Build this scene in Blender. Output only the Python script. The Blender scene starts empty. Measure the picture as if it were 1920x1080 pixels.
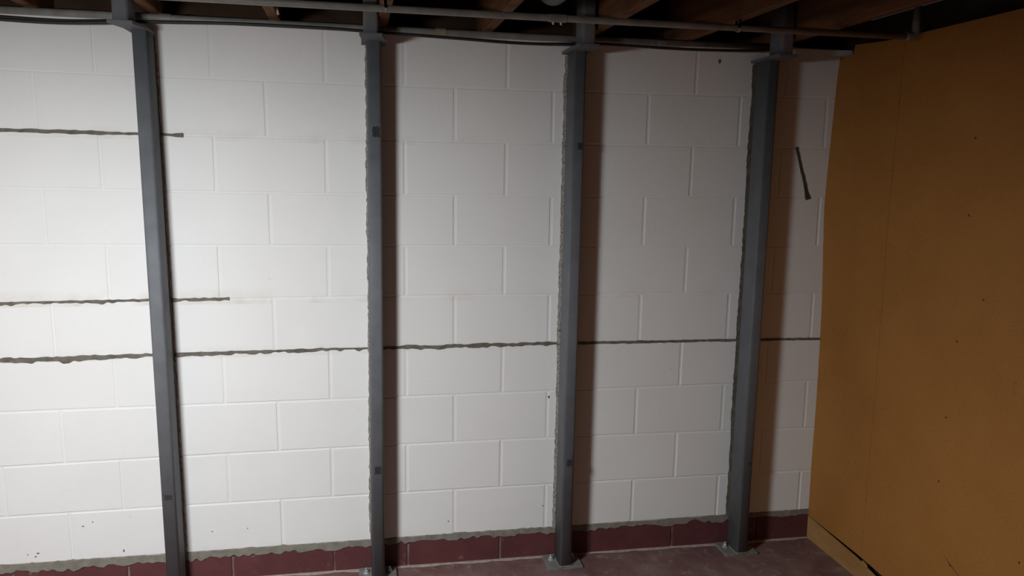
import bpy, bmesh, math, random
from mathutils import Matrix, Vector

random.seed(7)
DZ = 0.135            # height of the white blocks' lowest bed joint above the floor datum
sc = bpy.context.scene
COL = sc.collection

# ---------------------------------------------------------------- camera
cam_d = bpy.data.cameras.new('camera')
cam_d.sensor_width = 36.0
cam_d.lens = 36.0 * 1468.0 / 1920.0
cam = bpy.data.objects.new('camera', cam_d)
COL.objects.link(cam)
PITCH, YAW, ROLL = math.radians(8.4251), math.radians(11.4621), math.radians(0.9742)
fw = Vector((math.sin(YAW) * math.cos(PITCH), math.cos(YAW) * math.cos(PITCH), -math.sin(PITCH)))
rt = Vector((math.cos(YAW), -math.sin(YAW), 0.0))
up = rt.cross(fw)
r2 = rt * math.cos(ROLL) + up * math.sin(ROLL)
u2 = -rt * math.sin(ROLL) + up * math.cos(ROLL)
m = Matrix((r2, u2, -fw)).transposed().to_4x4()
m.translation = Vector((0.9057, -3.1204, 1.5204 + DZ))
cam.matrix_world = m
cam_d.clip_start = 0.02
sc.camera = cam

# ---------------------------------------------------------------- world, exposure
w = bpy.data.worlds.new('world')
sc.world = w
w.use_nodes = True
w.node_tree.nodes['Background'].inputs[0].default_value = (0.05, 0.055, 0.06, 1)
w.node_tree.nodes['Background'].inputs[1].default_value = 0.3
sc.view_settings.view_transform = 'Standard'
sc.view_settings.look = 'None'
sc.view_settings.exposure = 0.0
sc.view_settings.gamma = 1.0
sc.view_settings.use_curve_mapping = False

# the lamp that lights this corner: position, aim, power (the lamp itself is built further down)
LAMP_POS = Vector((-0.03, -1.91, 1.71 + DZ))
LAMP_AZ, LAMP_EL = math.radians(0), math.radians(-72)
LAMP_POWER = 70.0
LAMP_SIZE = 0.32
LAMP_COLOR = (0.945, 0.978, 0.985)

# ---------------------------------------------------------------- helpers
def tag(o, label=None, cat=None, group=None, kind=None):
    if label: o['label'] = label
    if cat: o['category'] = cat
    if group: o['group'] = group
    if kind: o['kind'] = kind
    return o

def obj(name, bm, mat, parent=None, smooth=False):
    me = bpy.data.meshes.new(name)
    bmesh.ops.recalc_face_normals(bm, faces=bm.faces[:])
    bm.to_mesh(me)
    bm.free()
    if mat: me.materials.append(mat)
    if smooth:
        for p in me.polygons: p.use_smooth = True
    o = bpy.data.objects.new(name, me)
    COL.objects.link(o)
    if parent: o.parent = parent
    return o

def empty(name, loc=(0, 0, 0)):
    o = bpy.data.objects.new(name, None)
    o.empty_display_size = 0.1
    COL.objects.link(o)
    o.location = loc
    return o

def box(bm, x0, x1, y0, y1, z0, z1):
    v = [bm.verts.new((x, y, z)) for x in (x0, x1) for y in (y0, y1) for z in (z0, z1)]
    for f in ((0, 1, 3, 2), (4, 6, 7, 5), (0, 4, 5, 1), (2, 3, 7, 6), (0, 2, 6, 4), (1, 5, 7, 3)):
        bm.faces.new([v[i] for i in f])
    return v

def bevel_box(x0, x1, y0, y1, z0, z1, r=0.003, seg=1):
    bm = bmesh.new()
    box(bm, x0, x1, y0, y1, z0, z1)
    bmesh.ops.bevel(bm, geom=bm.edges[:], offset=r, segments=seg, affect='EDGES', profile=0.5)
    return bm

def tube(bm, pts, rad, n=12, cap=True):
    """round tube along a list of points; rad is a number or one radius per point"""
    P = [Vector(p) for p in pts]
    rads = rad if isinstance(rad, (list, tuple)) else [rad] * len(P)
    rings = []
    ref = None
    for i, p in enumerate(P):
        a = P[max(0, i - 1)]
        b = P[min(len(P) - 1, i + 1)]
        t = (b - a).normalized()
        if ref is None:
            ref = Vector((0, 0, 1)) if abs(t.z) < 0.9 else Vector((0, 1, 0))
        s = t.cross(ref).normalized()
        ref = s.cross(t).normalized()
        rings.append([bm.verts.new(p + (s * math.cos(2 * math.pi * k / n) + ref * math.sin(2 * math.pi * k / n)) * rads[i]) for k in range(n)])
    for A, B in zip(rings, rings[1:]):
        for k in range(n):
            bm.faces.new((A[k], A[(k + 1) % n], B[(k + 1) % n], B[k]))
    if cap:
        bm.faces.new(rings[0][::-1])
        bm.faces.new(rings[-1])
    return rings

def rrect(w_, d_, r, seg=4):
    pts = []
    for cx, cy, a0 in ((w_ / 2 - r, d_ / 2 - r, 0), (-w_ / 2 + r, d_ / 2 - r, 90), (-w_ / 2 + r, -d_ / 2 + r, 180), (w_ / 2 - r, -d_ / 2 + r, 270)):
        for k in range(seg + 1):
            a = math.radians(a0 + 90 * k / seg)
            pts.append((cx + r * math.cos(a), cy + r * math.sin(a)))
    return pts

def smooth_noise(n, scale, amp, rnd):
    """n samples of 1-D noise, one knot every `scale` samples"""
    k = [rnd.uniform(-1, 1) for _ in range(int(n / scale) + 3)]
    out = []
    for i in range(n):
        t = i / scale
        a = int(t)
        f = t - a
        f = f * f * (3 - 2 * f)
        out.append(amp * (k[a] * (1 - f) + k[a + 1] * f))
    return out

# ---------------------------------------------------------------- materials
def mat(name):
    m_ = bpy.data.materials.new(name)
    m_.use_nodes = True
    nt = m_.node_tree
    return m_, nt, nt.nodes['Principled BSDF']

def noise(nt, scale, detail=4, rough=0.55, vec=None):
    n = nt.nodes.new('ShaderNodeTexNoise')
    n.inputs['Scale'].default_value = scale
    n.inputs['Detail'].default_value = detail
    n.inputs['Roughness'].default_value = rough
    if vec: nt.links.new(vec, n.inputs['Vector'])
    return n

def coords(nt, scale=(1, 1, 1)):
    g = nt.nodes.new('ShaderNodeNewGeometry')
    mp = nt.nodes.new('ShaderNodeMapping')
    mp.inputs['Scale'].default_value = scale
    nt.links.new(g.outputs['Position'], mp.inputs['Vector'])
    return mp.outputs['Vector']

def ramp(nt, fac, stops):
    r = nt.nodes.new('ShaderNodeValToRGB')
    el = r.color_ramp.elements
    while len(el) < len(stops): el.new(0.5)
    for e, (p, c) in zip(el, stops):
        e.position = p
        e.color = (c[0], c[1], c[2], 1)
    nt.links.new(fac, r.inputs['Fac'])
    return r

def bump(nt, bsdf, height, strength, dist):
    b = nt.nodes.new('ShaderNodeBump')
    b.inputs['Strength'].default_value = strength
    b.inputs['Distance'].default_value = dist
    nt.links.new(height, b.inputs['Height'])
    nt.links.new(b.outputs['Normal'], bsdf.inputs['Normal'])
    return b

def mixc(nt, fac, a, b):
    mx = nt.nodes.new('ShaderNodeMix')
    mx.data_type = 'RGBA'
    if hasattr(fac, 'links'): nt.links.new(fac, mx.inputs[0])
    else: mx.inputs[0].default_value = fac
    for s, i in ((a, 6), (b, 7)):
        if hasattr(s, 'links'): nt.links.new(s, mx.inputs[i])
        else: mx.inputs[i].default_value = (s[0], s[1], s[2], 1)
    return mx.outputs[2]

def simple(name, stops, scale, rough, bstr=0.2, bdist=0.001, bscale=None, metal=0.0, detail=5, stretch=(1, 1, 1), spec=0.5):
    m_, nt, b = mat(name)
    v = coords(nt, stretch)
    n = noise(nt, scale, detail, 0.6, v)
    r = ramp(nt, n.outputs['Fac'], stops)
    nt.links.new(r.outputs['Color'], b.inputs['Base Color'])
    b.inputs['Roughness'].default_value = rough
    b.inputs['Metallic'].default_value = metal
    b.inputs['Specular IOR Level'].default_value = spec
    n2 = noise(nt, bscale or scale * 3, 4, 0.6, v)
    bump(nt, b, n2.outputs['Fac'], bstr, bdist)
    return m_

def make_white():
    m_, nt, b = mat('white_masonry_paint')
    v = coords(nt)
    big = noise(nt, 3.0, 4, 0.6, v)
    fine = noise(nt, 150, 3, 0.7, v)
    r = ramp(nt, big.outputs['Fac'], [(0.25, (0.765, 0.762, 0.755)), (0.75, (0.81, 0.81, 0.81))])
    # sparse grime specks
    sp = noise(nt, 42, 2, 0.5, v)
    rs = ramp(nt, sp.outputs['Fac'], [(0.735, (0, 0, 0)), (0.80, (0.35, 0.35, 0.35))])
    c = mixc(nt, rs.outputs['Color'], r.outputs['Color'], (0.42, 0.40, 0.37))
    # tan damp stains that have crept up from the repaired joints, mostly at the left
    sx = nt.nodes.new('ShaderNodeSeparateXYZ')
    nt.links.new(v, sx.inputs[0])
    total = None
    for zc, reach, amp in ((1.020 + DZ, 0.045, 0.75), (1.636 + DZ, 0.03, 0.5), (0.81 + DZ, 0.03, 0.45), (0.0 + DZ, 0.03, 0.35)):
        mr = nt.nodes.new('ShaderNodeMapRange')
        mr.inputs[1].default_value = zc
        mr.inputs[2].default_value = zc + reach
        mr.inputs[3].default_value = amp
        mr.inputs[4].default_value = 0.0
        nt.links.new(sx.outputs['Z'], mr.inputs[0])
        ge = nt.nodes.new('ShaderNodeMath')
        ge.operation = 'GREATER_THAN'
        ge.inputs[1].default_value = zc - 0.02
        nt.links.new(sx.outputs['Z'], ge.inputs[0])
        mu = nt.nodes.new('ShaderNodeMath')
        mu.operation = 'MULTIPLY'
        nt.links.new(mr.outputs[0], mu.inputs[0])
        nt.links.new(ge.outputs[0], mu.inputs[1])
        if total is None: total = mu
        else:
            # a higher band only counts above its own joint, so the larger of the two is right
            mxm = nt.nodes.new('ShaderNodeMath')
            mxm.operation = 'MAXIMUM'
            nt.links.new(total.outputs[0], mxm.inputs[0])
            nt.links.new(mu.outputs[0], mxm.inputs[1])
            total = mxm
    ns = noise(nt, 5.5, 4, 0.6, v)
    rn = ramp(nt, ns.outputs['Fac'], [(0.42, (0, 0, 0)), (0.68, (1, 1, 1))])
    mu = nt.nodes.new('ShaderNodeMath')
    mu.operation = 'MULTIPLY'
    nt.links.new(total.outputs[0], mu.inputs[0])
    nt.links.new(rn.outputs['Color'], mu.inputs[1])
    fx = nt.nodes.new('ShaderNodeMapRange')
    fx.inputs[1].default_value = 0.5
    fx.inputs[2].default_value = 1.6
    fx.inputs[3].default_value = 1.0
    fx.inputs[4].default_value = 0.25
    nt.links.new(sx.outputs['X'], fx.inputs[0])
    mu2 = nt.nodes.new('ShaderNodeMath')
    mu2.operation = 'MULTIPLY'
    nt.links.new(mu.outputs[0], mu2.inputs[0])
    nt.links.new(fx.outputs[0], mu2.inputs[1])
    c = mixc(nt, mu2.outputs[0], c, (0.60, 0.53, 0.43))
    nt.links.new(c, b.inputs['Base Color'])
    b.inputs['Roughness'].default_value = 0.62
    b.inputs['Specular IOR Level'].default_value = 0.3
    med = noise(nt, 38, 5, 0.65, v)
    add = nt.nodes.new('ShaderNodeMath')
    add.operation = 'MULTIPLY_ADD'
    add.inputs[1].default_value = 0.5
    nt.links.new(fine.outputs['Fac'], add.inputs[0])
    nt.links.new(med.outputs['Fac'], add.inputs[2])
    bump(nt, b, add.outputs[0], 0.35, 0.0022)
    return m_

def make_red(name, lo, hi, worn, thr, scale):
    m_, nt, b = mat(name)
    v = coords(nt)
    n1 = noise(nt, 7, 6, 0.65, v)
    r1 = ramp(nt, n1.outputs['Fac'], [(0.3, lo), (0.7, hi)])
    n2 = noise(nt, scale, 8, 0.72, v)
    r2_ = ramp(nt, n2.outputs['Fac'], [(thr, (0, 0, 0)), (thr + 0.13, (1, 1, 1))])
    c = mixc(nt, r2_.outputs['Color'], r1.outputs['Color'], worn)
    nt.links.new(c, b.inputs['Base Color'])
    b.inputs['Roughness'].default_value = 0.55
    b.inputs['Specular IOR Level'].default_value = 0.35
    n3 = noise(nt, 60, 5, 0.65, v)
    bump(nt, b, n3.outputs['Fac'], 0.4, 0.002)
    return m_

def make_floor():
    m_, nt, b = mat('red_painted_concrete_floor')
    v = coords(nt)
    n1 = noise(nt, 5, 7, 0.68, v)
    r1 = ramp(nt, n1.outputs['Fac'], [(0.32, (0.125, 0.062, 0.062)), (0.5, (0.185, 0.104, 0.098)), (0.68, (0.235, 0.168, 0.147))])
    n2 = noise(nt, 16, 8, 0.75, v)
    r2_ = ramp(nt, n2.outputs['Fac'], [(0.56, (0, 0, 0)), (0.74, (0.8, 0.8, 0.8))])
    c = mixc(nt, r2_.outputs['Color'], r1.outputs['Color'], (0.40, 0.33, 0.29))
    # pale scratch lines: thin ridges of a noise field, broken up by a second one
    n4 = noise(nt, 3.4, 2, 0.5, v)
    ab = nt.nodes.new('ShaderNodeMath')
    ab.operation = 'SUBTRACT'
    ab.inputs[1].default_value = 0.5
    nt.links.new(n4.outputs['Fac'], ab.inputs[0])
    ab2 = nt.nodes.new('ShaderNodeMath')
    ab2.operation = 'ABSOLUTE'
    nt.links.new(ab.outputs[0], ab2.inputs[0])
    r3 = ramp(nt, ab2.outputs[0], [(0.002, (0.32, 0.32, 0.32)), (0.009, (0, 0, 0))])
    n5 = noise(nt, 9, 4, 0.6, v)
    r5 = ramp(nt, n5.outputs['Fac'], [(0.50, (0, 0, 0)), (0.60, (1, 1, 1))])
    mm = nt.nodes.new('ShaderNodeMix')
    mm.data_type = 'RGBA'
    mm.blend_type = 'MULTIPLY'
    mm.inputs[0].default_value = 1.0
    nt.links.new(r3.outputs['Color'], mm.inputs[6])
    nt.links.new(r5.outputs['Color'], mm.inputs[7])
    c = mixc(nt, mm.outputs[2], c, (0.40, 0.33, 0.28))
    nt.links.new(c, b.inputs['Base Color'])
    b.inputs['Roughness'].default_value = 0.48
    b.inputs['Specular IOR Level'].default_value = 0.4
    n3 = noise(nt, 45, 5, 0.65, v)
    bump(nt, b, n3.outputs['Fac'], 0.3, 0.002)
    return m_

def make_panel():
    m_, nt, b = mat('brown_hardboard')
    v = coords(nt)
    n1 = noise(nt, 2.2, 5, 0.6, v)
    r1 = ramp(nt, n1.outputs['Fac'], [(0.3, (0.40, 0.172, 0.040)), (0.72, (0.475, 0.218, 0.056))])
    n2 = noise(nt, 260, 3, 0.7, v)
    r2_ = ramp(nt, n2.outputs['Fac'], [(0.33, (0.72, 0.70, 0.66)), (0.62, (1.0, 1.0, 1.0))])
    mx = nt.nodes.new('ShaderNodeMix')
    mx.data_type = 'RGBA'
    mx.blend_type = 'MULTIPLY'
    mx.inputs[0].default_value = 1.0
    nt.links.new(r1.outputs['Color'], mx.inputs[6])
    nt.links.new(r2_.outputs['Color'], mx.inputs[7])
    n3 = noise(nt, 11, 3, 0.5, v)
    r3 = ramp(nt, n3.outputs['Fac'], [(0.74, (0, 0, 0)), (0.82, (0.5, 0.5, 0.5))])
    c = mixc(nt, r3.outputs['Color'], mx.outputs[2], (0.22, 0.10, 0.04))
    nt.links.new(c, b.inputs['Base Color'])
    b.inputs['Roughness'].default_value = 0.7
    b.inputs['Specular IOR Level'].default_value = 0.25
    bump(nt, b, n2.outputs['Fac'], 0.35, 0.0012)
    return m_

M = {
    'white': make_white(),
    'mortar': simple('grey_repair_mortar', [(0.3, (0.10, 0.09, 0.076)), (0.7, (0.20, 0.182, 0.158))], 30, 0.9, 0.8, 0.003, 90, spec=0.2),
    'band': simple('grey_bed_mortar', [(0.3, (0.175, 0.162, 0.135)), (0.7, (0.27, 0.25, 0.215))], 26, 0.9, 0.8, 0.003, 90, spec=0.2),
    'grout': simple('rough_grey_grout', [(0.34, (0.05, 0.045, 0.04)), (0.46, (0.22, 0.205, 0.185)), (0.7, (0.36, 0.345, 0.32))], 120, 0.92, 0.7, 0.002, 200, spec=0.2),
    'pale_joint': simple('pale_mortar_joint', [(0.35, (0.11, 0.055, 0.052)), (0.65, (0.30, 0.22, 0.20))], 9, 0.9, 0.5, 0.002, spec=0.2),
    'dark_mark': simple('dark_fill_and_shaded_grout', [(0.3, (0.05, 0.045, 0.035)), (0.7, (0.10, 0.09, 0.07))], 40, 0.9, 0.6, 0.002, spec=0.2),
    'base_red': make_red('oxide_red_paint', (0.092, 0.029, 0.033), (0.135, 0.042, 0.045), (0.22, 0.15, 0.135), 0.60, 17),
    'floor': make_floor(),
    'dust': simple('pale_floor_dust', [(0.3, (0.30, 0.235, 0.215)), (0.7, (0.46, 0.38, 0.35))], 45, 0.95, 0.5, 0.002, spec=0.1),
    'steel': simple('grey_primer_steel', [(0.3, (0.112, 0.119, 0.131)), (0.7, (0.142, 0.150, 0.164))], 14, 0.64, 0.12, 0.001, 60, spec=0.45),
    'scuff': simple('dark_scuffed_primer', [(0.3, (0.010, 0.010, 0.011)), (0.7, (0.040, 0.040, 0.043))], 90, 0.9, 0.3, 0.001),
    'plate': simple('grey_plate_steel', [(0.3, (0.135, 0.135, 0.13)), (0.7, (0.235, 0.23, 0.215))], 25, 0.5, 0.2, 0.001, 80),
    'zinc': simple('zinc_plated_bolt', [(0.3, (0.55, 0.57, 0.56)), (0.7, (0.72, 0.73, 0.72))], 60, 0.3, 0.1, 0.0005, metal=0.65),
    'pipe': simple('dull_galvanised_pipe', [(0.3, (0.17, 0.17, 0.155)), (0.7, (0.27, 0.265, 0.245))], 18, 0.5, 0.2, 0.001, 70),
    'fitting': simple('old_brass_fitting', [(0.3, (0.26, 0.20, 0.12)), (0.7, (0.36, 0.29, 0.18))], 30, 0.5, 0.2, 0.001),
    'strap': simple('pale_pipe_strap', [(0.3, (0.50, 0.48, 0.43)), (0.7, (0.66, 0.63, 0.57))], 40, 0.6, 0.2, 0.001),
    'cable': simple('black_cable_sheath', [(0.3, (0.012, 0.012, 0.012)), (0.7, (0.025, 0.024, 0.023))], 40, 0.55, 0.1, 0.0005),
    'joist': simple('old_pine_joist', [(0.3, (0.085, 0.038, 0.018)), (0.7, (0.21, 0.10, 0.045))], 7, 0.75, 0.4, 0.002, 25, stretch=(3, 0.35, 3), spec=0.2),
    'deck': simple('dark_subfloor_boards', [(0.3, (0.045, 0.024, 0.015)), (0.7, (0.08, 0.045, 0.028))], 6, 0.85, 0.3, 0.002, spec=0.15),
    'galv': simple('galvanised_sheet', [(0.3, (0.42, 0.46, 0.45)), (0.7, (0.58, 0.61, 0.60))], 14, 0.4, 0.15, 0.001, metal=0.6),
    'panel': make_panel(),
    'baseboard': simple('worn_brown_board', [(0.3, (0.32, 0.165, 0.058)), (0.7, (0.45, 0.255, 0.10))], 9, 0.7, 0.3, 0.0015, 60, stretch=(2, 0.4, 2), spec=0.25),
    'void': simple('stud_cavity_shade', [(0.3, (0.02, 0.015, 0.01)), (0.7, (0.035, 0.025, 0.015))], 10, 0.9, 0.1, 0.001),  # near-black colour stands in for the unlit hollow behind the sheet
    'nail': simple('rusty_nail_head', [(0.3, (0.05, 0.03, 0.02)), (0.7, (0.09, 0.05, 0.03))], 90, 0.7, 0.2, 0.0005),
    'plainwall': simple('dull_basement_wall', [(0.3, (0.20, 0.135, 0.075)), (0.7, (0.26, 0.18, 0.105))], 5, 0.85, 0.3, 0.002, 50, spec=0.2),
    'black': simple('black_lamp_housing', [(0.3, (0.03, 0.03, 0.03)), (0.7, (0.05, 0.05, 0.05))], 40, 0.5, 0.1, 0.0005),
}
m_, nt, b = mat('lamp_diffuser')
b.inputs['Base Color'].default_value = (0.85, 0.87, 0.9, 1)
b.inputs['Emission Color'].default_value = (0.95, 0.98, 1.0, 1)
b.inputs['Emission Strength'].default_value = 4.0
M['diffuser'] = m_

# ---------------------------------------------------------------- measured layout of the block wall
# bed joints: height above the lowest one as a quadratic in x
JZ = {0: (0.0, -0.0048, -0.0004), 1: (-0.0023, -0.0001, 0.1976), 2: (-0.0049, 0.0088, 0.3986), 3: (-0.0001, 0.0003, 0.6057),
      4: (-0.0033, 0.0069, 0.8080), 5: (-0.0029, 0.0055, 1.0185), 6: (0.0004, -0.0044, 1.2276), 7: (0.0044, -0.0112, 1.4309),
      8: (0.0019, -0.0025, 1.6352), 9: (0.0041, -0.0069, 1.8440), 10: (0.0041, -0.0069, 2.0485)}
def jz(j, x):
    a, b_, c = JZ[j]
    x = max(-0.7, min(3.0, x))
    return a * x * x + b_ * x + c + DZ
def floor_z(x):
    return 0.012 - 0.0098 * x
# head joints (bottom x, top x) of the even and the odd courses
EVEN = [(-1.210, -1.226), (-0.805, -0.820), (-0.396, -0.412), (0.015, 0.002), (0.406, 0.396), (0.805, 0.803), (1.108, 1.101),
        (1.502, 1.505), (1.898, 1.902), (2.290, 2.303), (2.700, 2.706)]
ODD = [(-1.000, -1.02), (-0.590, -0.615), (-0.178, -0.206), (0.205, 0.19), (0.606, 0.583), (1.004, 0.995), (1.306, 1.296), (1.702, 1.692),
       (2.097, 2.099), (2.503, 2.507), (2.914, 2.908)]
XL, XR = -1.6, 3.02
def hx(c, t):
    return c[0] + (c[1] - c[0]) * t

# ---------------------------------------------------------------- structure: floor, walls, ceiling
bm = bmesh.new()
ys = (0.2, -4.7)
xs = (-1.7, 3.3)
top = [bm.verts.new((x, y, floor_z(x))) for x, y in ((xs[0], ys[0]), (xs[1], ys[0]), (xs[1], ys[1]), (xs[0], ys[1]))]
bot = [bm.verts.new((v.co.x, v.co.y, v.co.z - 0.1)) for v in top]
bm.faces.new(top)
bm.faces.new(bot[::-1])
for i in range(4):
    bm.faces.new((top[i], bot[i], bot[(i + 1) % 4], top[(i + 1) % 4]))
floor = tag(obj('floor', bm, M['floor']), 'worn oxide red painted concrete floor with pale scuffs', 'floor', kind='structure')

# mortar core of the block wall, front face recessed behind the block faces
bm = bmesh.new()
box(bm, XL, XR, 0.0021, 0.20, DZ - 0.012, 2.195)
wall = tag(obj('wall_back', bm, M['white']), 'white painted concrete block wall behind the steel posts', 'wall', kind='structure')
bm = bmesh.new()
box(bm, XL, XR, 0.0045, 0.20, -0.06, DZ - 0.0125)
obj('bed_mortar', bm, M['pale_joint'], wall)

rb = random.Random(11)
def block(name, xb0, xt0, xb1, xt1, zfun0, zfun1, material, g=0.0040, gz=0.0030):
    yo = rb.uniform(-0.0007, 0.0005)
    tilt = [rb.uniform(-0.0006, 0.0006) for _ in range(4)]
    def ring(y, ins):
        c = []
        for k, (x, zf, s) in enumerate(((xb0 + g + ins, zfun0, 1), (xb1 - g - ins, zfun0, 1), (xt1 - g - ins, zfun1, -1), (xt0 + g + ins, zfun1, -1))):
            c.append((x, y + (tilt[k] if y < 0.05 else 0), zf(x) + s * (gz + ins * 0.6)))
        return c
    bm = bmesh.new()
    R = [[bm.verts.new(p) for p in ring(y, ins)] for y, ins in ((0.19, 0), (0.0030, 0), (0.0009 + yo, 0.0012), (yo, 0.0042))]
    for A, B in zip(R, R[1:]):
        for k in range(4):
            bm.faces.new((A[k], A[(k + 1) % 4], B[(k + 1) % 4], B[k]))
    bm.faces.new(R[-1])
    return obj(name, bm, material, wall)

for course in range(1, 11):
    cols = EVEN if course % 2 == 0 else ODD
    t0, t1 = (course - 1) / 10.0, course / 10.0
    edges = [(XL, XL)] + [(hx(c, t0), hx(c, t1)) for c in cols] + [(XR, XR)]
    for (a0, a1), (b0, b1) in zip(edges, edges[1:]):
        if min(b0 - a0, b1 - a1) < 0.03: continue
        block('block', a0, a1, b0, b1, lambda x, c=course: jz(c - 1, x), lambda x, c=course: jz(c, x), M['white'])
edges = [XL] + [c[0] + 0.003 for c in EVEN] + [XR]
for a, b_ in zip(edges, edges[1:]):
    block('base_block', a, a, b_, b_, lambda x: -0.05, lambda x: jz(0, x) - 0.008, M['base_red'])

# repaired joints: irregular ribbons of grey mortar smeared over the open bed joints
def ribbon(name, pts, top_hw, bot_hw, jag, material, parent, seed, y=-0.0036, step=0.006, knot=3, jag_b=None):
    """pts: polyline of (x, z); top_hw / bot_hw: functions of t giving the reach above / below the line"""
    rnd = random.Random(seed)
    seglen = [math.hypot(q[0] - p[0], q[1] - p[1]) for p, q in zip(pts, pts[1:])]
    L = sum(seglen)
    n = max(6, int(L / step))
    jt = smooth_noise(n + 1, knot, jag, rnd)
    jt2 = smooth_noise(n + 1, knot * 6, jag * 0.8, rnd)
    jag_b = jag if jag_b is None else jag_b
    jb = smooth_noise(n + 1, knot, jag_b, rnd)
    jb2 = smooth_noise(n + 1, knot * 6, jag_b * 0.8, rnd)
    jy = smooth_noise(n + 1, knot, 0.0007, rnd)
    bm = bmesh.new()
    rows = []
    for i in range(n + 1):
        s = L * i / n
        k = 0
        while k < len(seglen) - 1 and s > seglen[k]:
            s -= seglen[k]
            k += 1
        p, q = pts[k], pts[k + 1]
        f = s / seglen[k]
        dx, dz = (q[0] - p[0]) / seglen[k], (q[1] - p[1]) / seglen[k]
        x, z = p[0] + (q[0] - p[0]) * f, p[1] + (q[1] - p[1]) * f
        t = i / n
        a = max(0.0012, top_hw(t) + jt[i] + jt2[i])
        c = max(0.0012, bot_hw(t) + jb[i] + jb2[i])
        nx, nz = -dz, dx
        yy = y + jy[i]
        e = 0.0022
        rows.append([bm.verts.new(v) for v in ((x + nx * a, 0.004, z + nz * a), (x + nx * max(a - e, 0.0004), yy, z + nz * max(a - e, 0.0004)),
                                               (x - nx * max(c - e, 0.0004), yy, z - nz * max(c - e, 0.0004)), (x - nx * c, 0.004, z - nz * c))])
    for A, B in zip(rows, rows[1:]):
        for k in range(3):
            bm.faces.new((A[k], A[k + 1], B[k + 1], B[k]))
    bm.faces.new(rows[0])
    bm.faces.new(rows[-1][::-1])
    return obj(name, bm, material, parent)

def line(j, x0, x1, n=14, dz=0.0):
    return [(x0 + (x1 - x0) * i / n, jz(j, x0 + (x1 - x0) * i / n) + dz) for i in range(n + 1)]

def pw(*kv):
    """piecewise-linear function of t"""
    def f(t):
        for (a, va), (b_, vb) in zip(kv, kv[1:]):
            if t <= b_: return va + (vb - va) * (t - a) / (b_ - a)
        return kv[-1][1]
    return f

ribbon('mortar_repair', line(8, -1.55, 0.292), pw((0, .008), (.85, .008), (.93, .0045), (.985, .006), (1, .009)), pw((0, .008), (.85, .007), (.93, .004), (.97, .005), (1, .012)), 0.0016, M['mortar'], wall, 1)
ribbon('mortar_repair', line(5, -1.55, 0.432), pw((0, .006), (.8, .0055), (1, .007)), pw((0, .010), (.75, .007), (.85, .007), (.97, .010), (1, .008)), 0.002, M['mortar'], wall, 2, jag_b=0.004)
ribbon('mortar_repair', line(4, -1.55, 1.0), pw((0, .009), (.75, .007), (1, .006)), pw((0, .017), (.62, .015), (.74, .009), (1, .008)), 0.0024, M['mortar'], wall, 3, jag_b=0.0055)
ribbon('mortar_repair', line(4, 1.0, 1.76), pw((0, .008), (.5, .010), (1, .008)), pw((0, .010), (.5, .009), (1, .010)), 0.0028, M['mortar'], wall, 4, jag_b=0.0040)
ribbon('mortar_repair', line(4, 1.76, 2.97), pw((0, .006), (1, .0055)), pw((0, .0075), (1, .006)), 0.0014, M['mortar'], wall, 5)
ribbon('mortar_repair', line(0, XL, 2.972, 30), pw((0, .004), (1, .004)), pw((0, .036), (.4, .030), (.6, .023), (1, .024)), 0.0036, M['band'], wall, 6, y=-0.0045, jag_b=0.0075)
ribbon('filled_crack', [(2.780, 1.647 + DZ), (2.803, 1.57 + DZ), (2.828, 1.50 + DZ), (2.850, 1.424 + DZ)], pw((0, .0065), (.8, .0085), (1, .014)), pw((0, .0065), (.8, .0085), (1, .013)), 0.0010, M['dark_mark'], wall, 7)
# pale dust and mortar droppings in the corner between wall and floor
rd = random.Random(21)
n = 240
wob = smooth_noise(n + 1, 5, 0.006, rd)
wob2 = smooth_noise(n + 1, 2, 0.004, rd)
bm = bmesh.new()
rows = []
for i in range(n + 1):
    x = -1.5 + (2.965 + 1.5) * i / n
    d = max(0.004, 0.014 + wob[i] + wob2[i])
    fz = floor_z(x)
    rows.append([bm.verts.new((x, 0.002, fz + 0.0045)), bm.verts.new((x, -d * 0.5, fz + 0.003)), bm.verts.new((x, -d, fz + 0.0004)), bm.verts.new((x, 0.002, fz - 0.002))])
for A, B in zip(rows, rows[1:]):
    for k in range(3):
        bm.faces.new((A[k], A[k + 1], B[k + 1], B[k]))
obj('dust_line', bm, M['dust'], floor)

# small chips knocked out of the white paint
def chip(x, z, w_, h, seed):
    rnd = random.Random(seed)
    bm = bmesh.new()
    k = 9
    ring = [bm.verts.new((x + w_ * 0.5 * math.cos(2 * math.pi * i / k) * rnd.uniform(.6, 1.1), -0.0022, z + h * 0.5 * math.sin(2 * math.pi * i / k) * rnd.uniform(.6, 1.1))) for i in range(k)]
    back = [bm.verts.new((v.co.x, 0.003, v.co.z)) for v in ring]
    bm.faces.new(ring)
    for i in range(k):
        bm.faces.new((ring[i], ring[(i + 1) % k], back[(i + 1) % k], back[i]))
    return obj('paint_chip', bm, M['mortar'], wall)
for i, (x, z, w_, h) in enumerate(((-0.335, 0.040, .007, .004), (-0.300, 0.043, .012, .006), (-0.308, 0.030, .010, .006), (-0.135, 0.140, .009, .005),
                                   (-0.10, 0.155, .006, .004), (0.005, 0.028, .006, .014), (0.335, 0.082, .007, .004), (0.47, 0.085, .005, .004),
                                   (1.28, 0.055, .006, .004), (1.69, 0.095, .006, .004), (2.40, 1.99, .012, .024), (1.705, 0.58, .007, .014))):
    chip(x, z + DZ, w_, h, 100 + i)

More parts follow.
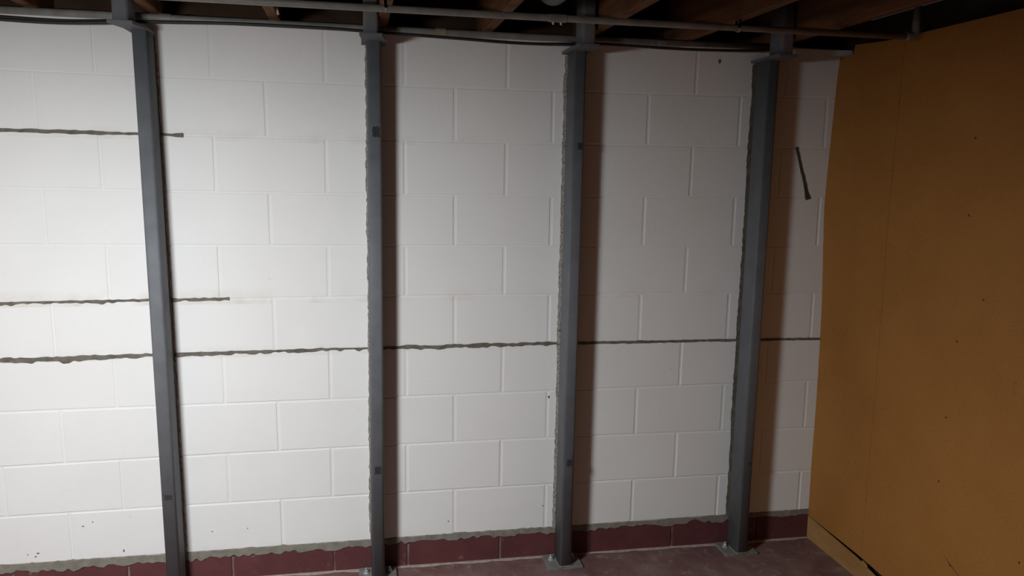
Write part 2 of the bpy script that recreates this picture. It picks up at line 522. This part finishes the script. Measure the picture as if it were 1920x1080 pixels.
# right wall: framing behind, brown sheet in front, board along its foot
PX = 2.962
bm = bmesh.new()
box(bm, PX + 0.055, PX + 0.18, -4.7, 0.2, -0.1, 2.30)
wr = tag(obj('wall_right', bm, M['void']), 'brown hardboard sheeted partition wall at the right', 'wall', kind='structure')
BOW = [(-0.20, 0.006), (-0.03, 0.006), (0.2, 0.004), (0.54, 0.004), (0.8, -0.001), (1.014, -0.008), (1.38, -0.030), (1.46, -0.029), (1.75, -0.020), (1.995, -0.011), (2.10, 0.004)]
def bow(z):
    z -= DZ
    for (a, va), (b_, vb) in zip(BOW, BOW[1:]):
        if z <= b_:
            f = max(0.0, (z - a) / (b_ - a))
            return va + (vb - va) * f
    return BOW[-1][1]
def gap_mid(y):
    return pw((0, -0.0435), (0.385, -0.0560), (0.50, -0.070), (0.7, -0.082), (5, -0.085))(-y)
def gap_half(y):
    return pw((0, 0.0022), (0.2, 0.0062), (0.40, 0.0100), (0.50, 0.0170), (5, 0.020))(-y)
def panel_bottom(y):
    return DZ + gap_mid(y) + gap_half(y)
bm = bmesh.new()
YS = [0.001, -0.03, -0.06, -0.0899, -0.0901, -0.14, -0.2, -0.27, -0.33, -0.37, -0.3986, -0.401, -0.4034, -0.43, -0.47, -0.5, -0.55, -0.62, -0.7, -0.85, -1.1, -1.6, -2.4, -3.4, -4.6]
NY, NZ = len(YS) - 1, 26
grid = []
for i in range(NY + 1):
    y = YS[i]
    zb = panel_bottom(y)
    zt = 2.188 + 0.022 * max(0.0, 1 + y / 0.3)
    if y > -0.09: zt = 2.165
    row = []
    dec = max(0.0, 1 - (-y) / 0.7) ** 1.5
    for j in range(NZ + 1):
        z = zb + (zt - zb) * j / NZ
        dimple = 0.0045 * max(0.0, 1 - abs(y + 0.401) / 0.0024)
        row.append(bm.verts.new((PX + bow(z) * dec + dimple, y, z)))
    grid.append(row)
for i in range(NY):
    for j in range(NZ):
        bm.faces.new((grid[i][j], grid[i + 1][j], grid[i + 1][j + 1], grid[i][j + 1]))
res = bmesh.ops.extrude_face_region(bm, geom=bm.faces[:])
for v in res['geom']:
    if isinstance(v, bmesh.types.BMVert): v.co.x += 0.006
obj('hardboard_sheet', bm, M['panel'], wr, smooth=False)
bm = bmesh.new()
sec = []
for k in range(30):
    y = 0.0015 - 4.6 * (k / 29) ** 1.8
    zb = floor_z(2.98) - 0.002
    zt = DZ + gap_mid(y) - gap_half(y)
    sec.append([bm.verts.new(p) for p in ((PX + 0.0075, y, zb), (PX + 0.0065, y, zt - 0.0015), (PX + 0.008, y, zt), (PX + 0.0135, y, zt - 0.001), (PX + 0.0135, y, zb))])
for A, B in zip(sec, sec[1:]):
    for k in range(5):
        bm.faces.new((A[k], A[(k + 1) % 5], B[(k + 1) % 5], B[k]))
bm.faces.new(sec[0])
bm.faces.new(sec[-1][::-1])
obj('foot_board', bm, M['baseboard'], wr)
bm = bmesh.new()
tube(bm, [(PX + 0.004, -0.408, DZ - 0.060), (PX + 0.006, -0.425, DZ - 0.066), (PX + 0.005, -0.442, DZ - 0.071)], [0.004, 0.006, 0.004], 7)
tag(obj('splinter', bm, M['baseboard'], wr), 'splinter bridging the gap under the sheet')
for y, z in ((-.400, 1.809), (-.401, 1.55), (-.412, 1.299), (-.403, 1.005), (-.405, .74), (-.408, .484), (-.397, .203), (-.786, .443), (-.79, .682), (-.901, 1.125), (-.804, .962), (-.877, .167), (-1.155, .321), (-.80, 1.40), (-.795, 1.66)):
    dec = max(0.0, 1 - (-y) / 0.7) ** 1.5
    x = PX + bow(z + DZ) * dec + (0.0012 if abs(y + .4) < .03 else 0)
    bm = bmesh.new()
    tube(bm, [(x + 0.006, y, z + DZ), (x - 0.0004, y, z + DZ), (x - 0.0011, y, z + DZ)], [0.0042, 0.0042, 0.0025], 8)
    obj('nail', bm, M['nail'], wr)
bm = bmesh.new()
tube(bm, [(PX + 0.0003, -0.842, DZ + 0.190), (PX, -0.875, DZ + 0.172), (PX, -0.92, DZ + 0.150), (PX + 0.0004, -0.955, DZ + 0.137)], [0.0004, 0.0022, 0.0016, 0.0004], 5)
tag(obj('scratch', bm, M['nail'], wr), 'dark slanting scratch')

# the walls out of view that close the room
bm = bmesh.new()
box(bm, -1.75, -1.6, -4.7, 0.2, -0.1, 2.43)
tag(obj('wall_left', bm, M['plainwall']), 'dull plastered side wall left of the posts, out of frame', 'wall', kind='structure')
bm = bmesh.new()
box(bm, -1.75, 3.3, -4.85, -4.7, -0.1, 2.43)
tag(obj('wall_rear', bm, M['plainwall']), 'dull plastered wall behind the viewer', 'wall', kind='structure')
JB = 2.055 + DZ
bm = bmesh.new()
box(bm, -1.75, 3.3, -4.85, 0.2, JB + 0.235, JB + 0.26)
ceil = tag(obj('ceiling', bm, M['deck']), 'dark open joist ceiling with subfloor boards above', 'ceiling', kind='structure')
for xr in (-1.384, -0.978, -0.571, -0.165, 0.241, 0.648, 1.038, 1.441, 1.846, 2.250, 2.652):
    bm = bevel_box(xr - 0.038, xr, -4.69, 0.15, JB, JB + 0.2345, 0.003)
    obj('joist', bm, M['joist'], ceil)
bm = bevel_box(XL, 3.2, 0.152, 0.19, JB + 0.005, JB + 0.2345, 0.002)
obj('rim_joist', bm, M['deck'], ceil)

# ---------------------------------------------------------------- steel posts
TW, TD, TR = 0.0508, 0.1016, 0.010
YF = -0.1225                      # front face of the posts
YC = YF + TD / 2
def swept_tube(secs, w_=TW, d_=TD, r=TR):
    prof = rrect(w_, d_, r)
    bm = bmesh.new()
    rings = [[bm.verts.new((cx + px, cy + py, z)) for px, py in prof] for cx, cy, z in secs]
    k = len(prof)
    for A, B in zip(rings, rings[1:]):
        for i in range(k):
            bm.faces.new((A[i], A[(i + 1) % k], B[(i + 1) % k], B[i]))
    bm.faces.new(rings[0][::-1])
    bm.faces.new(rings[-1])
    return bm

CAPZ = 1.985 + DZ
def smooth_sides(o):
    for p in o.data.polygons:
        p.use_smooth = len(p.vertices) == 4
    return o

def make_post(label, xb, xt, xs_, marks, seed, gl, cr=0.045, gm='grout', grp='steel bracing posts'):
    rnd = random.Random(seed)
    fz = floor_z(xb)
    root = empty('steel_post', (xb, YC, fz))
    tag(root, label, 'post', grp)
    def put(name, bm, material, parent=None):
        for v in bm.verts: v.co -= Vector((xb, YC, fz))
        return obj(name, bm, material, parent or root)
    smooth_sides(put('tube', swept_tube([(xb, YC, fz + 0.011), (xt, YC, CAPZ)]), M['steel']))
    # weld bead round the foot
    prof = rrect(TW + 0.004, TD + 0.004, TR)
    bm = bmesh.new()
    pts = [(xb + px, YC + py, fz + 0.013) for px, py in prof]
    tube(bm, pts + [pts[0]], 0.0036, 6, cap=False)
    put('weld_bead', bm, M['plate'])
    put('base_plate', bevel_box(xb - 0.076, xb + 0.076, YF - 0.004, -0.006, fz - 0.001, fz + 0.0115, 0.0015), M['plate'])
    for s in (-1, 1):
        bx_, by = xb + s * 0.047, -0.052
        bm = bmesh.new()
        tube(bm, [(bx_, by, fz + 0.011), (bx_, by, fz + 0.0135)], 0.013, 14)
        a = put('anchor_bolt', bm, M['zinc'])
        bm = bmesh.new()
        tube(bm, [(bx_, by, fz + 0.0135), (bx_, by, fz + 0.0235)], 0.0098, 6)
        put('nut', bm, M['zinc'], a)
        bm = bmesh.new()
        tube(bm, [(bx_, by, fz + 0.0235), (bx_, by, fz + 0.033), (bx_, by, fz + 0.034)], [0.0055, 0.0055, 0.0045], 10)
        put('thread', bm, M['zinc'], a)
    # cap plate and the stub that is fixed to the side of the joist
    x0, x1 = min(xt, xs_), max(xt, xs_)
    bm = bmesh.new()
    c = [(xt - 0.045, -0.010), (xt + cr, -0.010), (xt + cr, -0.135), (xs_ + 0.040, -0.228), (xs_ - 0.040, -0.228), (xt - 0.045, -0.135)]
    lo = [bm.verts.new((x, y, CAPZ - 0.0005)) for x, y in c]
    hi = [bm.verts.new((x, y, CAPZ + 0.0115)) for x, y in c]
    bm.faces.new(lo[::-1])
    bm.faces.new(hi)
    for i in range(6):
        bm.faces.new((lo[i], lo[(i + 1) % 6], hi[(i + 1) % 6], hi[i]))
    bmesh.ops.bevel(bm, geom=bm.edges[:], offset=0.0012, segments=1, affect='EDGES')
    put('cap_plate', bm, M['steel'])
    smooth_sides(put('stub', swept_tube([(xs_, -0.1712, CAPZ + 0.011), (xs_, -0.1712, CAPZ + 0.225)]), M['steel']))
    # rough grout packed between the post and the blocks
    n_ = 300
    z0, z1 = jz(0, xb) + 0.004, CAPZ - 0.002
    l1 = smooth_noise(n_ + 1, 2, 0.0022, rnd)
    l2 = smooth_noise(n_ + 1, 14, 0.0022, rnd)
    q1 = smooth_noise(n_ + 1, 2, 0.003, rnd)
    q2 = smooth_noise(n_ + 1, 10, 0.002, rnd)
    y1 = smooth_noise(n_ + 1, 2, 0.003, rnd)
    bm = bmesh.new()
    rows = []
    for i in range(n_ + 1):
        t = i / n_
        z = z0 + (z1 - z0) * t
        xc = xb + (xt - xb) * t
        xl = xc - TW / 2 - max(-0.004, gl + l1[i] + l2[i])
        xr = xc + TW / 2 + max(-0.006, -0.002 + q1[i] + q2[i])
        rows.append([bm.verts.new(p) for p in ((xl - 0.0015, 0.001, z), (xl, -0.010 + y1[i] * 0.7, z), (xl + 0.0055, YF + TD - 0.001 + y1[i] * 0.3, z), (xr - 0.002, YF + TD - 0.001, z), (xr, -0.010 + y1[i] * 0.6, z), (xr + 0.002, 0.001, z))])
    for A, B in zip(rows, rows[1:]):
        for k in range(5):
            bm.faces.new((A[k], A[k + 1], B[k + 1], B[k]))
    bm.faces.new(rows[0][::-1])
    bm.faces.new(rows[-1])
    tag(put('grout', bm, M[gm]), 'rough grey grout squeezed out behind the tube')
    for mx, mz, mw, mh in marks:
        z = mz + DZ
        xc = xb + (xt - xb) * (z - fz) / (CAPZ - fz)
        bm = bmesh.new()
        k = 7
        ring = []
        for i in range(4 * k):
            s, f = divmod(i, k)
            f /= k
            px, pz = [(-1 + 2 * f, -1), (1, -1 + 2 * f), (1 - 2 * f, 1), (-1, 1 - 2 * f)][s]
            ring.append((xc + mx + px * mw / 2 * rnd.uniform(.82, 1.05), z + pz * mh / 2 * rnd.uniform(.75, 1.1)))
        fr = [bm.verts.new((x, YF - 0.0009, zz)) for x, zz in ring]
        bk = [bm.verts.new((x, YF + 0.0012, zz)) for x, zz in ring]
        bm.faces.new(fr)
        for i in range(len(fr)):
            bm.faces.new((fr[i], fr[(i + 1) % len(fr)], bk[(i + 1) % len(fr)], bk[i]))
        tag(put('scuff', bm, M['scuff']), 'dark scuff on the paint')
    return root

make_post('grey steel post nearest the left edge, its top bracket stepping out to the left', 0.211, 0.186, 0.153, [(0.0, 0.285, 0.030, 0.020)], 31, 0.0, cr=0.027, gm='dark_mark')  # grout coloured dark here: the shade beside the tube is painted in
make_post('grey steel post seen square on, second from the left', 0.984, 0.985, 0.971, [(0.002, 0.345, 0.028, 0.032), (0.004, 1.66, 0.028, 0.040)], 32, 0.0045)
make_post('grey steel post with pale base plate, third from the left', 1.766, 1.767, 1.770, [(0.008, 0.33, 0.032, 0.030), (0.010, 1.625, 0.024, 0.028)], 33, 0.0045)
make_post('grey steel post nearest the brown hardboard wall', 2.576, 2.581, 2.580, [(0.012, 0.275, 0.018, 0.020)], 34, 0.0, gm='dark_mark')

# ---------------------------------------------------------------- pipes, cable and duct under the joists
root = empty('conduit', (0.5, -0.06, 2.037 + DZ))
tag(root, 'grey galvanised pipe running along the top of the block wall', 'pipe')
def put(root, name, bm, material, parent=None, smooth=False):
    for v in bm.verts: v.co -= root.location
    return obj(name, bm, material, parent or root, smooth)
bm = bmesh.new()
tube(bm, [(-1.6, -0.06, 2.036 + DZ), (0.5, -0.06, 2.037 + DZ), (1.6, -0.06, 2.037 + DZ), (2.60, -0.06, 2.048 + DZ)], 0.0128, 14)
put(root, 'pipe_run', bm, M['pipe'], smooth=True)
for x in (0.262, 1.235, 2.12):
    bm = bmesh.new()
    tube(bm, [(x - 0.02, -0.06, 2.037 + DZ), (x - 0.019, -0.06, 2.037 + DZ), (x + 0.019, -0.06, 2.037 + DZ), (x + 0.02, -0.06, 2.037 + DZ)], [0.013, 0.0155, 0.0155, 0.013], 14)
    put(root, 'coupling', bm, M['fitting'] if x > 1 and x < 2 else M['pipe'])
root = empty('water_pipe', (1.0, -0.5, 2.028 + DZ))
tag(root, 'thin grey pipe strapped under the joists, ending at the brown wall', 'pipe')
bm = bmesh.new()
tube(bm, [(-1.6, -0.5, 2.024 + DZ), (0.5, -0.5, 2.026 + DZ), (1.8, -0.5, 2.028 + DZ), (2.90, -0.5, 2.033 + DZ)], 0.0112, 14)
put(root, 'pipe_run', bm, M['pipe'], smooth=True)
bm = bmesh.new()
tube(bm, [(2.885, -0.5, 2.033 + DZ), (2.90, -0.5, 2.033 + DZ), (2.915, -0.5, 2.036 + DZ), (2.924, -0.5, 2.045 + DZ), (2.926, -0.5, 2.06 + DZ), (2.926, -0.5, 2.2 + DZ)], [0.0145, 0.0145, 0.0145, 0.0145, 0.0145, 0.0112], 12)
put(root, 'elbow', bm, M['pipe'], smooth=True)
for x in (1.012, 2.224):
    bm = bmesh.new()
    pts = [(x, -0.5 - 0.0135 * math.cos(a), 2.0275 + DZ + 0.0135 * math.sin(a)) for a in [math.radians(d) for d in range(180, 361, 20)]]
    pts = [(x, pts[0][1], JB + 0.001)] + pts + [(x, pts[-1][1], JB + 0.001)]
    rows = [[bm.verts.new((px - 0.004, py, pz)), bm.verts.new((px + 0.004, py, pz))] for px, py, pz in pts]
    for A, B in zip(rows, rows[1:]):
        bm.faces.new((A[0], A[1], B[1], B[0]))
    res = bmesh.ops.solidify(bm, geom=bm.faces[:], thickness=0.0015)
    put(root, 'strap', bm, M['strap'])
for x in (1.561, 1.588):
    bm = bmesh.new()
    tube(bm, [(x, -0.5, 2.020 + DZ), (x, -0.5, 2.009 + DZ), (x, -0.5, 2.006 + DZ)], [0.004, 0.004, 0.002], 8)
    put(root, 'clip_screw', bm, M['strap'])
bm = bmesh.new()
tube(bm, [(1.545, -0.5, 2.0275 + DZ), (1.546, -0.5, 2.0275 + DZ), (1.604, -0.5, 2.0275 + DZ), (1.605, -0.5, 2.0275 + DZ)], [0.0115, 0.0135, 0.0135, 0.0115], 12)
put(root, 'coupling', bm, M['pipe'])

def spline(pts, k=8):
    out = []
    for i in range(len(pts) - 1):
        p0, p1, p2, p3 = pts[max(0, i - 1)], pts[i], pts[i + 1], pts[min(len(pts) - 1, i + 2)]
        for s in range(k):
            t = s / k
            out.append(tuple(0.5 * (2 * b_ + (c - a) * t + (2 * a - 5 * b_ + 4 * c - d) * t * t + (3 * b_ - a - 3 * c + d) * t ** 3) for a, b_, c, d in zip(p0, p1, p2, p3)))
    out.append(tuple(pts[-1]))
    return out
CY = -0.088
bm = bmesh.new()
cp = spline([(x, CY, z + DZ) for x, z in ((-1.55, 2.028), (-0.9, 2.014), (-0.42, 2.012), (-0.16, 2.007), (-0.045, 2.007), (0.091, 2.014), (0.24, 2.018), (0.5, 2.026), (0.79, 2.0265), (0.926, 2.0235),
                                          (1.013, 2.021), (1.30, 2.0135), (1.485, 2.008), (1.62, 2.009), (1.717, 2.0135), (1.867, 2.020), (2.134, 2.0165), (2.3, 2.018), (2.50, 2.025), (2.60, 2.040), (2.63, 2.075), (2.635, 2.2))])
tube(bm, cp, 0.0058, 9)
tag(obj('cable', bm, M['cable'], smooth=True), 'slack black cable hanging below the pipe along the wall', 'cable')
bm = bmesh.new()
cp = spline([(x, CY - 0.016, z + DZ) for x, z in ((-1.55, 2.016), (-0.7, 2.010), (-0.26, 1.9985), (-0.10, 1.9965), (0.02, 2.0015), (0.10, 2.0075))])
tube(bm, cp, 0.0062, 9)
tag(obj('cable', bm, M['cable'], smooth=True), 'second black cable drooping at the top left, ending at the first post', 'cable')

root = empty('duct', (1.63, -1.0, 2.185 + DZ))
tag(root, 'dim galvanised round duct between two joists', 'duct')
bm = bmesh.new()
tube(bm, [(1.632, -0.20, 2.19 + DZ), (1.632, -1.4, 2.19 + DZ), (1.632, -3.6, 2.19 + DZ)], 0.062, 24)
put(root, 'duct_run', bm, M['galv'], smooth=True)
for y in (-0.55, -1.45, -2.4):
    bm = bmesh.new()
    tube(bm, [(1.632, y - 0.012, 2.19 + DZ), (1.632, y - 0.004, 2.19 + DZ), (1.632, y + 0.004, 2.19 + DZ), (1.632, y + 0.012, 2.19 + DZ)], [0.0622, 0.066, 0.066, 0.0622], 24)
    put(root, 'duct_seam', bm, M['galv'])
for (x, y, z) in ((0.655, -0.215, 2.052), (1.231, -0.30, 2.03)):
    pass
bm = bmesh.new()
tube(bm, [(0.652, -0.20, JB + 0.012), (0.655, -0.20, JB + 0.004), (0.657, -0.20, JB - 0.010)], [0.0035, 0.0035, 0.0045], 7)
obj('nail', bm, M['strap'], ceil)

# ---------------------------------------------------------------- the lamp hung from a joist, out of frame to the left
n_dir = Vector((math.sin(LAMP_AZ) * math.cos(LAMP_EL), math.cos(LAMP_AZ) * math.cos(LAMP_EL), math.sin(LAMP_EL)))
rot = n_dir.to_track_quat('-Z', 'Y')
lamp = empty('work_light', LAMP_POS)
tag(lamp, 'square daylight work light hung from a joist, out of frame to the left', 'lamp')
R3 = rot.to_matrix()
s = LAMP_SIZE / 2
bm = bevel_box(-s - 0.02, s + 0.02, -s - 0.02, s + 0.02, 0.012, 0.05, 0.004)
for v in bm.verts: v.co = R3 @ v.co
obj('housing', bm, M['black'], lamp)
bm = bevel_box(-s, s, -s, s, 0.004, 0.0115, 0.002)
for v in bm.verts: v.co = R3 @ v.co
obj('diffuser', bm, M['diffuser'], lamp)
jx = -0.184 - LAMP_POS.x
bm = bmesh.new()
back = R3 @ Vector((0, 0, 0.045))
tube(bm, [back, back + Vector((jx * 0.3, 0, 0.08)), Vector((jx, 0, JB - LAMP_POS.z + 0.004))], 0.008, 10)
obj('hanger', bm, M['black'], lamp)
ld = bpy.data.lights.new('work_light_glow', 'AREA')
ld.shape = 'SQUARE'
ld.size = LAMP_SIZE
ld.energy = LAMP_POWER
ld.color = LAMP_COLOR
lo = bpy.data.objects.new('work_light_glow', ld)
COL.objects.link(lo)
lo.location = LAMP_POS
lo.rotation_mode = 'QUATERNION'
lo.rotation_quaternion = rot
